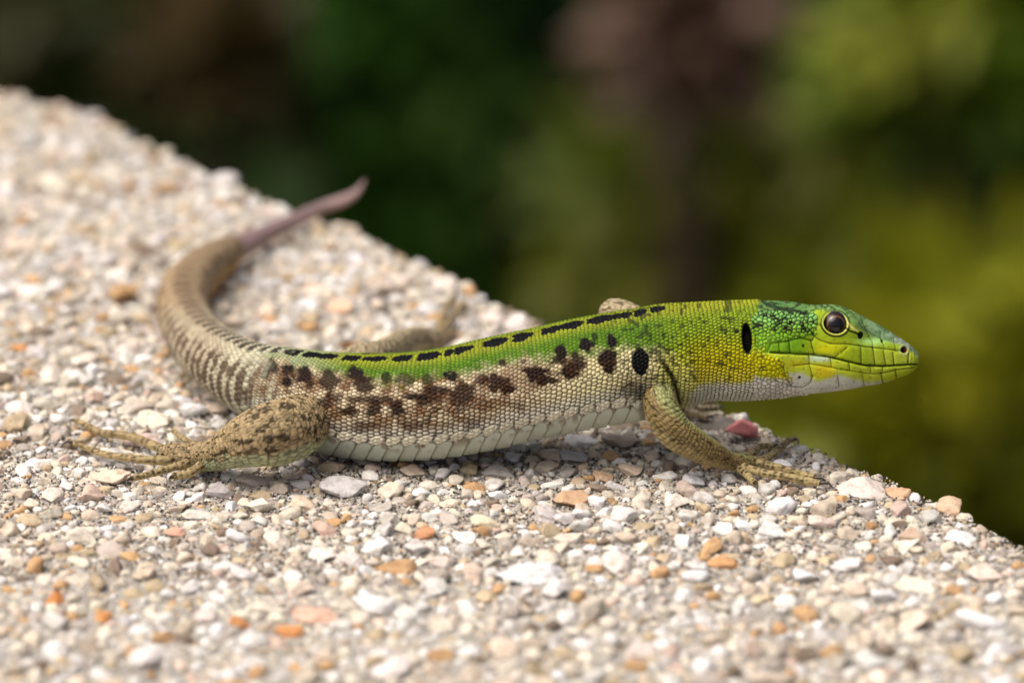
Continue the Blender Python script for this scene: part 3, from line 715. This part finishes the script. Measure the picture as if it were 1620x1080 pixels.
# ---- tail
Ut = STT / 0.062; Vt = AF * 21 + 0.5 * np.mod(np.floor(STT / 0.062), 2)
fu = Ut - np.floor(Ut); cell = np.floor(Vt + 0.0); fv = Vt - cell; rt = hash3(np.floor(Ut), cell, 55)
edt = np.minimum(np.minimum(fu, 1 - fu) * 0.062, np.minimum(fv, 1 - fv) * 0.075)
tcl = np.empty_like(Cc); tcl[:] = L(174, 164, 138)
tcl = mix(tcl, L(178, 180, 152), sstep(1.2, -0.2, STT) * .8); tcl = mix(tcl, L(166, 142, 108), sstep(2.2, 3.4, STT) * .8)
tcl = tcl * (0.82 + 0.34 * rt)[..., None]
u2 = STT / (0.150 + 0.016 * np.clip(STT, 0, 5)) + 0.12 * np.sin(AF * 9); f2 = u2 - np.floor(u2)
bar = sstep(0.34, 0.20, np.abs(f2 - 0.5) + 0.75 * (fbm(STT * 6, AF * 9, 130) - .5) + .22 * (rt - .5)) * sstep(.15, .28, AF) * sstep(.78, .62, AF)
tcl = mix(tcl, L(64, 42, 28), bar * 0.85 * (0.72 + 0.28 * sstep(3.2, 1.2, STT)))
tcl = mix(tcl, L(22, 19, 18), sstep(0.36, 0.22, np.abs(f2 - 0.5)) * sstep(0.12, 0.07, AF + 0.04 * (rt - .5)) * 0.92 * sstep(5.2, 3.6, STT))
tcl = mix(tcl, L(130, 110, 86), sstep(.24, .1, AF) * sstep(1.0, 2.4, STT) * .5)
tcl = mix(tcl, L(64, 50, 34), sstep(0.012, 0.003, edt) * 0.55)
tcl = mix(tcl, L(196, 152, 70), sstep(.45, .7, AF) * sstep(2.6, 3.6, STT) * .85)
jR = len(body) + int(np.argmin(np.linalg.norm(C[len(body):] - np.array(TAIL3[6][:3]), axis=1)))
SR = ST[jR] - 0.18
rgm = sstep(SR - .05, SR + .06, STT + 0.25 * (AF - 0.3))
rc = np.empty_like(Cc); rc[:] = L(146, 124, 120)
rc = mix(rc, L(112, 96, 100), sstep(.25, 0, AF) * .7); rc = mix(rc, L(170, 128, 108), sstep(.5, .8, AF) * .8)
rc = rc * (0.9 + 0.2 * vn(STT * 18, AF * 16, 140))[..., None]
tcl = tcl * (1 - rgm[..., None]) + rc * rgm[..., None]
tw = sstep(-0.36, 0.1, STT + 0.5 * (vn(AF * 10, STT * 5, 150) - .5) - 0.2 * sstep(.35, .1, AF))
Cc = Cc * (1 - tw[..., None]) + tcl * tw[..., None]
Dt = (0.010 * sstep(0, .025, edt) + 0.006 * (1 - 2 * np.abs(fv - .5)) + 0.014 * fu) * (1 - rgm) + rgm * 0.004 * np.sin(STT * 60)
D = D * (1 - tw) + Dt * tw

# ---- displace along the normal, mirror the near half to the far half
du = np.gradient(P, axis=0); dv = np.gradient(P, axis=1)
nn = np.cross(dv, du); nn /= (np.linalg.norm(nn, axis=2)[..., None] + 1e-12)
cen = P - C[:, None]
sg = np.sign((nn * cen).sum(-1, keepdims=True)); sg[sg == 0] = 1; nn *= sg
fade = np.clip(np.sin(np.linspace(0, math.pi, K1)) * 12, 0, 1)[None]       # the midlines move only up and down
off = nn * D[..., None]
lat = (off * B[:, None]).sum(-1) * fade
off = off + ((lat - (off * B[:, None]).sum(-1))[..., None]) * B[:, None]
tipf = np.clip(RG[:, 4] / 0.1, 0, 1)[:, None, None]
P = P + off * tipf
be2 = ((P - C[:, None]) * B[:, None]).sum(-1)
far_i = np.arange(K1 - 4, 2, -3)
Pf = P[:, far_i] - 2 * be2[:, far_i][..., None] * B[:, None]
ring = np.concatenate([P, Pf], 1); rcol = np.concatenate([Cc, Cc[:, far_i]], 1)
nc = ring.shape[1]
LV = [ring.reshape(-1, 3)]; LC = [rcol.reshape(-1, 3)]; LF = [grid_faces(nR, nc, True)]; LT = []
nb = nR * nc
for r, flip in ((0, False), (nR - 1, True)):
    LV.append(ring[r].mean(0)[None]); LC.append(rcol[r].mean(0)[None])
    a = r * nc + np.arange(nc); b = r * nc + (np.arange(nc) + 1) % nc
    LT.append(np.stack([a, b, np.full(nc, nb)], 1) if flip else np.stack([b, a, np.full(nc, nb)], 1)); nb += 1

# ---- limbs: tapered tubes with scales, joined into the same skin
def tube(pts, n, m, paint, hint=(0, 0, 1), flat=1.0):
    """pts rows: x y z r"""
    global nb
    A, s = crom(np.array(pts, float), n)
    t = np.gradient(A[:, :3], axis=0); t /= np.linalg.norm(t, axis=1)[:, None]
    h = np.array(hint, float); sd = np.cross(t, h[None]); sd /= np.linalg.norm(sd, axis=1)[:, None] + 1e-9
    u = np.cross(sd, t)
    a = np.linspace(0, 2 * math.pi, m, endpoint=False)
    rr = np.maximum(A[:, 3], 0.004)
    SA, AA = np.meshgrid(s, a, indexing='ij')
    col, dis = paint(SA, AA, rr[:, None] + 0 * AA, s[-1])
    rad = rr[:, None] + dis
    V = A[:, None, :3] + (rad * np.sin(AA))[..., None] * sd[:, None] + (rad * np.cos(AA) * flat)[..., None] * u[:, None]
    LV.append(V.reshape(-1, 3)); LC.append(col.reshape(-1, 3)); LF.append(grid_faces(n, m, True, nb)[:, ::-1]); b0 = nb; nb += n * m
    for r in (0, n - 1):
        LV.append(V[r].mean(0)[None]); LC.append(col[r].mean(0)[None])
        i = b0 + r * m + np.arange(m); j = b0 + r * m + (np.arange(m) + 1) % m
        LT.append(np.stack([i, j, np.full(m, nb)], 1)); nb += 1
    return A
def limb_paint(base, under, dark, spots, seed, nv=26, pitch=0.058, upper=None, lean=0.0, imb=0.0):
    def f(s, a, r, Ls):
        e, rd = vor(s / pitch, (a / (2 * math.pi)) * nv, 0.45, seed)
        v = np.cos(a)
        if imb > 0:
            e2, rd2 = vor(s / (pitch * .66), (a / (2 * math.pi)) * nv * 1.5, 0.5, seed + 20); up_ = v > -0.1 + .5 * (vn(s * 7, a * 2, seed) - .5)
            e = np.where(up_, e2, e); rd = np.where(up_, rd2, rd)                                   # 1 on top, -1 below
        c = np.empty(s.shape + (3,)); c[:] = base
        if upper is not None: c = mix(c, upper, sstep(.62, .95, np.cos(a - 0.5 * lean)))
        c = mix(c, under, sstep(0.0, -0.55, v + 0.5 * (vn(s * 9, a * 3, seed) - .5)))
        c = c * (0.78 + 0.42 * rd)[..., None]
        k = sstep(spots, spots + .07, fbm(s * 19, a * 7, seed + 3) + .26 * (rd - .5)) * sstep(-.75, -.1, v)
        c = mix(c, dark, k * 0.85)
        c = mix(c, c * 0.28, (1 - sstep(.04, .34, e)) * 0.8)
        return c, sstep(0, .5, e) * np.minimum(0.014, r * 0.12) * (1 + imb * (s / pitch - np.floor(s / pitch)))
    return f
def toe_paint(seed, base=(176, 156, 108)):
    def f(s, a, r, Ls):
        p = 0.055; q = s / p; fr = q - np.floor(q); v = np.cos(a)
        c = np.empty(s.shape + (3,)); c[:] = L(*base)
        c = mix(c, L(190, 172, 124), sstep(.2, -.6, v))
        c = c * (0.8 + .4 * hash3(np.floor(q), np.floor(a * 1.3), seed))[..., None]
        k = (hash3(np.floor(s / 0.06), np.floor(a * 2.2 + .5), seed + 2) > .58) & (v > -.2)
        c = mix(c, L(28, 20, 12), k * sstep(.46, .2, np.abs(s / .06 - np.floor(s / .06) - .5)) * 0.8)
        c = mix(c, L(60, 46, 28), sstep(.16, .03, np.minimum(fr, 1 - fr)) * .6)
        return c, r * (0.16 * np.sin(fr * math.pi) ** .6 + 0.10 * np.sin(s / 0.2 * math.pi) ** 2)
    return f
def J(px, py, y, r): q = on_y(px, py, y); return (q[0], q[1], q[2], r)
hind = limb_paint(L(166, 146, 108), L(176, 182, 142), L(26, 18, 11), .56, 5, nv=34, pitch=.07, imb=.5)
fore = limb_paint(L(138, 120, 78), L(170, 154, 108), L(44, 38, 24), .62, 6, nv=34, pitch=.046, upper=L(150, 154, 100), lean=-.5)
farp = limb_paint(L(170, 156, 122), L(196, 186, 150), L(50, 42, 32), .60, 7, nv=26)
# near hind leg: hip, thigh, knee, shank, ankle, instep
tube([J(490, 658, .18, .26), J(476, 670, -.28, .32), J(444, 683, -.64, .345), J(408, 692, -.76, .315), J(374, 704, -.70, .245), J(350, 715, -.58, .18), J(330, 721, -.45, .155), J(300, 722, -.38, .135), J(272, 720, -.30, .125), J(252, 718, -.26, .09)], 260, 110, hind)
# near fore leg: shoulder, elbow, forearm, wrist, palm
tube([J(1046, 606, -.35, .15), J(1044, 630, -.58, .175), J(1050, 655, -.74, .185), J(1068, 682, -.80, .185), J(1098, 702, -.76, .165), J(1128, 718, -.66, .13), J(1150, 728, -.55, .10), J(1168, 731, -.48, .09), J(1186, 733, -.44, .07)], 220, 90, fore)
# far hind leg
far_h = [J(500, 640, .3, .30), J(560, 585, .9, .26), J(605, 562, 1.6, .17)] + [tuple(np.r_[on_z(650, 538, .27), .145]), tuple(np.r_[on_z(680, 537, .15), .115]), tuple(np.r_[on_z(693, 534, .09), .075])]
tube(far_h, 140, 60, farp)
# far fore leg: the elbow stands above the back
tube([J(1060, 560, .40, .16), J(1010, 510, .68, .15), J(968, 494, .88, .135), J(985, 540, 1.05, .12), J(1030, 600, 1.15, .10), tuple(np.r_[on_z(1070, 640, .12), .09]), tuple(np.r_[on_z(1098, 643, .07), .07])], 160, 60, farp)
CLAWS = []
for i, (path, tip) in enumerate(TOES):
    A = tube(path, 44, 20, toe_paint(300 + i, (164, 148, 104) if 5 <= i < 10 else (132, 122, 100) if i > 12 else (156, 138, 100)))
    CLAWS.append((A[-1], A[-1, :3] - A[-4, :3], tip))

lizard = empty('lizard', (0, 0, 0), 'green lizard with brown-spotted flanks lying on the pebbly concrete', 'lizard')
skin = obj('body', np_mesh('lizard_body', np.vstack(LV), np.vstack(LF), np.vstack(LT), np.clip(np.vstack(LC), 0.002, 0.8)), M_SKIN, lizard)

# claws: small dark hooks
M_CLAW = plain('claw horn', (0.07, 0.05, 0.04), 0.35, 0.5, (0.03, 0.02, 0.015), 2000)
for (e, d, tip) in CLAWS:
    p0 = e[:3]; r0 = e[3] * 0.8; d = d / np.linalg.norm(d)
    q = on_z(tip[0], tip[1], 0.0); q = np.array(q)
    ln = min(np.linalg.norm(q - p0), 0.17)
    end = p0 + (q - p0) / np.linalg.norm(q - p0) * ln
    mid = (p0 + end) / 2 + np.array([0, 0, 0.035]) + d * 0.02
    A, s = crom(np.array([np.r_[p0 - d * r0 * .8, r0], np.r_[mid, r0 * .55], np.r_[end, .004]]), 12)
    t = np.gradient(A[:, :3], axis=0); t /= np.linalg.norm(t, axis=1)[:, None]
    sd = np.cross(t, [[0.2, 0.1, 1.0]]); sd /= np.linalg.norm(sd, axis=1)[:, None]; u = np.cross(sd, t)
    a = np.linspace(0, 2 * math.pi, 10, endpoint=False)
    V = A[:, None, :3] + (A[:, 3:4] * np.sin(a))[..., None] * sd[:, None] * .8 + (A[:, 3:4] * np.cos(a))[..., None] * u[:, None]
    V = np.vstack([V.reshape(-1, 3), A[-1:, :3]])
    k = np.arange(10)
    obj('claw', np_mesh('claw', V, grid_faces(12, 10, True)[:, ::-1], np.stack([110 + k, 110 + (k + 1) % 10, np.full(10, 120)], 1)), M_CLAW, lizard)

# eyes: ball with brown iris ring, black pupil as a cap of its own
def cap(r, a0, a1, n=20, m=48, ax=np.array([0, -1.0, 0])):
    th = np.linspace(a0, a1, n); la = np.linspace(0, 2 * math.pi, m, endpoint=False)
    e1 = np.cross(ax, [0, 0, 1.0]); e1 /= np.linalg.norm(e1); e2 = np.cross(e1, ax)
    V = r * (np.cos(th)[:, None, None] * ax + np.sin(th)[:, None, None] * (np.cos(la)[None, :, None] * e1 + np.sin(la)[None, :, None] * e2))
    return V.reshape(-1, 3), grid_faces(n, m, True)
M_EYE = plain('eye dark brown', (0.025, 0.014, 0.008), 0.15, 0.3, (0.012, 0.007, 0.004), 3000, 0.15)
M_IRIS = plain('iris brown', (0.13, 0.06, 0.02), 0.15, 0.5, (0.05, 0.024, 0.008), 4000, 0.15)
M_PUP = plain('pupil black', (0.004, 0.004, 0.004), 0.08, 0.5, None, 300, 0.15)
m_ = (np.hypot(PX - EXP, PY - EYP) < 6) & notT
pe = P_raw[m_].mean(0)                  # skin level at the near eye
for sgn in (1, -1):
    ri = int(np.argmin(np.abs(C[:len(body), 0] - pe[0]))); bv_ = B[ri]; nv_ = NZ[ri, 0]
    lat_ = float((pe - C[ri]) @ bv_) - 0.108; hgt = float((pe - C[ri]) @ nv_) - 0.008
    c = C[ri] + np.array([pe[0] - C[ri, 0], 0, 0]) + sgn * lat_ * bv_ + hgt * nv_
    ax = sgn * bv_ + np.array([0.10, 0, 0.03]); ax /= np.linalg.norm(ax)
    rot = 0.15
    eye = empty('eye', tuple(c)); eye.parent = lizard
    V, F = cap(rot, 0.0005, math.pi - 0.001, 32, 48, ax); obj('eyeball', np_mesh('eyeball', V, F), M_EYE, eye)
    V, F = cap(rot * 1.012, 0.58, 0.76, 6, 48, ax); obj('iris', np_mesh('iris', V, F), M_IRIS, eye)
    V, F = cap(rot * 1.016, 0.001, 0.60, 12, 48, ax); obj('pupil', np_mesh('pupil', V, F), M_PUP, eye)

# ------------------------------------------------------------------ what grows behind the wall
GZ = -60.0
def soil_mat():
    m, n, b = new_mat('dry soil')
    t = pos_noise(n, 9, 6, 0.6)
    r = ramp(n, t.outputs[0], [(0.35, (0.030, 0.022, 0.013)), (0.55, (0.055, 0.040, 0.024)), (0.7, (0.05, 0.05, 0.018))])
    n.links.new(r.outputs[0], b.inputs['Base Color']); b.inputs['Roughness'].default_value = 0.95
    return m
gx = np.array([-6000., -400, -150, 0, 150, 400, 6000]); 
GX, GY = np.meshgrid(gx, np.array([-6000., -300, -60, 0, 80, 200, 400, 900, 6000]), indexing='ij')
gr = obj('ground', np_mesh('ground', np.stack([GX, GY, np.full_like(GX, GZ)], -1).reshape(-1, 3), grid_faces(*GX.shape)[:, ::-1]), soil_mat()); gr['kind'] = 'structure'
def leaf_mat(name, a, b_, c=None):
    m, n, b = new_mat(name)
    src = N(n, 'ShaderNodeVertexColor', layer_name='Col').outputs['Color']
    n.links.new(src, b.inputs['Base Color'])
    b.inputs['Roughness'].default_value = 0.55; b.inputs['Specular IOR Level'].default_value = 0.3
    tr = N(n, 'ShaderNodeBsdfTranslucent'); n.links.new(src, tr.inputs['Color'])
    mx = N(n, 'ShaderNodeMixShader'); mx.inputs[0].default_value = 0.3
    out = n.nodes['Material Output']
    n.links.new(b.outputs[0], mx.inputs[1]); n.links.new(tr.outputs[0], mx.inputs[2]); n.links.new(mx.outputs[0], out.inputs['Surface'])
    return m
M_LEAF = leaf_mat('leaf', 0, 0)
M_STEM = plain('woody stem', (0.10, 0.075, 0.045), 0.8, 0.2, (0.05, 0.035, 0.02), 200)
def plant(name, px, py, dist, size, nleaf, leaf, cols, label, cat='shrub', group=None, flowers=None, dens=0.5):
    """crown centred on the ray through (px, py) at dist cm, rooted in the ground below it"""
    c = CAM + ray(px, py) * dist
    root = empty(name, (c[0], c[1], GZ), label, cat, group)
    rg = np.random.default_rng(int(px * 7 + py * 13))
    sx, sy, sz = size
    # clumps inside the crown, then leaves round the clumps
    ncl = 26
    cl = rg.normal(0, dens, (ncl, 3)); cl /= np.maximum(1, np.linalg.norm(cl, axis=1) / 1.0)[:, None]
    k = rg.integers(0, ncl, nleaf)
    p = cl[k] + rg.normal(0, 0.17, (nleaf, 3))
    p = p * np.array([sx, sy, sz])
    dr = rg.normal(0, 1, (nleaf, 3)) + p / np.array([sx, sy, sz]) * 0.8 + np.array([0, 0, .35]); dr /= np.linalg.norm(dr, axis=1)[:, None]
    sd = np.cross(dr, rg.normal(0, 1, (nleaf, 3)) * .6 + np.array([0, 0, 1.])); sd /= np.linalg.norm(sd, axis=1)[:, None] + 1e-9
    nr = np.cross(sd, dr)
    ln = leaf[0] * rg.uniform(.6, 1.3, nleaf)[:, None]; wd = leaf[1] * rg.uniform(.7, 1.2, nleaf)[:, None]
    V = np.stack([p, p + dr * ln * .5 + sd * wd + nr * ln * .05, p + dr * ln - nr * ln * .15, p + dr * ln * .5 - sd * wd + nr * ln * .05, p + dr * ln * .5 - nr * ln * .03], 1)
    V = V + np.array([0, 0, c[2] - GZ])
    b0 = np.arange(nleaf)[:, None] * 5
    F = np.concatenate([b0 + np.array([[0, 1, 4]]), b0 + np.array([[1, 2, 4]]), b0 + np.array([[2, 3, 4]]), b0 + np.array([[3, 0, 4]])])
    cc = np.array([s2l(q) for q in cols]); ck = rg.integers(0, len(cc), ncl)
    lc = cc[ck[k]] * rg.uniform(.65, 1.25, (nleaf, 1)); lc = np.repeat(lc, 5, 0)
    obj('foliage', np_mesh('foliage', V.reshape(-1, 3), None, F, lc), M_LEAF, root)
    # stem and limbs
    sv, sf, n0 = [], [], 0
    for q in range(9):
        e = cl[q % ncl] * np.array([sx, sy, sz]) + np.array([0, 0, c[2] - GZ])
        m1 = np.array([e[0] * .25, e[1] * .25, (c[2] - GZ) * .5])
        A, _ = crom(np.array([[0, 0, -1, .5], np.r_[m1, .2], np.r_[e, .06]]), 8)
        a = np.linspace(0, 2 * math.pi, 7, endpoint=False)
        ring_ = A[:, None, :3] + A[:, 3][:, None, None] * np.stack([np.cos(a), np.sin(a), 0 * a], -1)[None]
        sv.append(ring_.reshape(-1, 3)); sf.append(grid_faces(8, 7, True, n0)); n0 += 56
    obj('stem', np_mesh('stem', np.vstack(sv), np.vstack(sf)), M_STEM, root)
    if flowers:
        for (fx, fy, fz, fr) in flowers:
            V, T_ = [], []
            for q in range(12):
                a = q * 2 * math.pi / 12; d = np.array([math.cos(a), math.sin(a), .25]); t = np.array([-math.sin(a), math.cos(a), 0])
                V += [d * fr * .25, d * fr * .7 + t * fr * .18, d * fr, d * fr * .7 - t * fr * .18]; T_.append([q * 4, q * 4 + 1, q * 4 + 2, q * 4 + 3])
            V = np.array(V) + np.array([fx, fy, fz + c[2] - GZ])
            obj('flower', np_mesh('flower', V, np.array(T_)), M_FLOWER, root)
    return root
M_FLOWER = plain('yellow petals', (0.75, 0.55, 0.04), 0.6, 0.2, (0.6, 0.42, 0.03), 100)
DG = [(55, 94, 22), (45, 82, 15), (77, 108, 42)]
OL = [(86, 97, 18), (76, 90, 16), (99, 104, 23)]
YG = [(120, 143, 31), (105, 131, 26), (144, 153, 45)]
BR = [(114, 90, 74), (98, 75, 61), (125, 103, 88)]
plant('bush', 690, 130, 190, (8, 9, 9), 2600, (3.2, .8), DG, 'dark green bush behind the lizard\'s tail and back')
plant('bush', 150, 20, 200, (8, 9, 6), 1500, (3.0, .7), [(46, 63, 18), (40, 56, 15), (56, 57, 22)], 'dull olive bush behind the far corner of the wall')
plant('dry_bush', 1085, 30, 150, (1.9, 2.4, 1.9), 420, (3.0, .6), BR, 'brown withered bush between the dark green and the bright green bushes')
plant('bush', 1130, 385, 165, (5, 6, 3.8), 1100, (3.0, .8), OL, 'olive green bush low behind the lizard\'s neck')
plant('bush', 1420, 230, 180, (7, 8, 8), 2000, (3.2, .8), [(70, 105, 20), (59, 94, 17), (85, 114, 28)], 'mid green bush behind the lizard\'s head')
plant('flowering_bush', 1530, 25, 160, (2.8, 3.2, 2.3), 700, (3.0, .8), YG, 'yellow-green flowering bush topmost beside the mid green bush', flowers=[(-0.9, -2.2, 0.2, 1.0), (-1.5, -2.4, 0.5, .9), (-.3, -2.6, .6, .8), (-1.2, -2.5, -.4, .8), (1.4, -2.5, .2, .7)])
plant('bush', 1530, 690, 150, (6, 7, 4.5), 1500, (3.0, .8), [(128, 132, 16), (112, 120, 16), (140, 140, 24)], 'low yellowish bush beyond the edge under the lizard\'s chin')
plant('dry_bush', 320, 95, 150, (1.7, 2, 1.4), 260, (2.6, .6), [(77, 62, 32), (66, 58, 27), (62, 64, 26)], 'small tawny dry bush beyond the wall above the lizard\'s tail tip')

# low growth on the ground behind the wall
n = 26000
rg = np.random.default_rng(5)
gx_ = rg.uniform(-130, 130, n); gy_ = 12 + 330 * rg.random(n) ** 1.3
okg = (gx_ * 0.78 + gy_ * 0.62) > 14; gx_, gy_ = gx_[okg], gy_[okg]; n = len(gx_)
hgt_ = rg.uniform(3, 11, n) * (0.5 + fbm(gx_ / 18, gy_ / 18, 170)); az = rg.uniform(0, 6.28, n); ln_ = hgt_ * rg.uniform(.2, .9, n); wd_ = rg.uniform(.25, .7, n)
dx, dy = np.cos(az), np.sin(az); b_ = np.stack([gx_, gy_, np.full(n, GZ - .3)], 1)
sd_ = np.stack([-dy, dx, 0 * dx], 1) * wd_[:, None]
m_1 = b_ + np.stack([dx * ln_ * .35, dy * ln_ * .35, hgt_ * .65], 1); t_1 = b_ + np.stack([dx * ln_, dy * ln_, hgt_], 1)
V = np.stack([b_ - sd_ * .6, b_ + sd_ * .6, m_1 + sd_, m_1 - sd_, t_1], 1).reshape(-1, 3)
k5 = np.arange(n)[:, None] * 5
gcol = np.array([s2l(q) for q in [(58, 92, 22), (78, 104, 26), (96, 108, 30), (92, 80, 42), (48, 78, 18)]])[(fbm(gx_ / 30 + 9, gy_ / 30, 180) * 8).astype(int) % 5] * rg.uniform(.6, 1.2, (n, 1))
gs = obj('grass', np_mesh('grass', V, k5 + np.array([[0, 1, 2, 3]]), k5 + np.array([[3, 2, 4]]), np.repeat(gcol, 5, 0)), M_LEAF)
gs['kind'] = 'stuff'; gs['label'] = 'low green grass covering the ground behind the wall'; gs['category'] = 'grass'
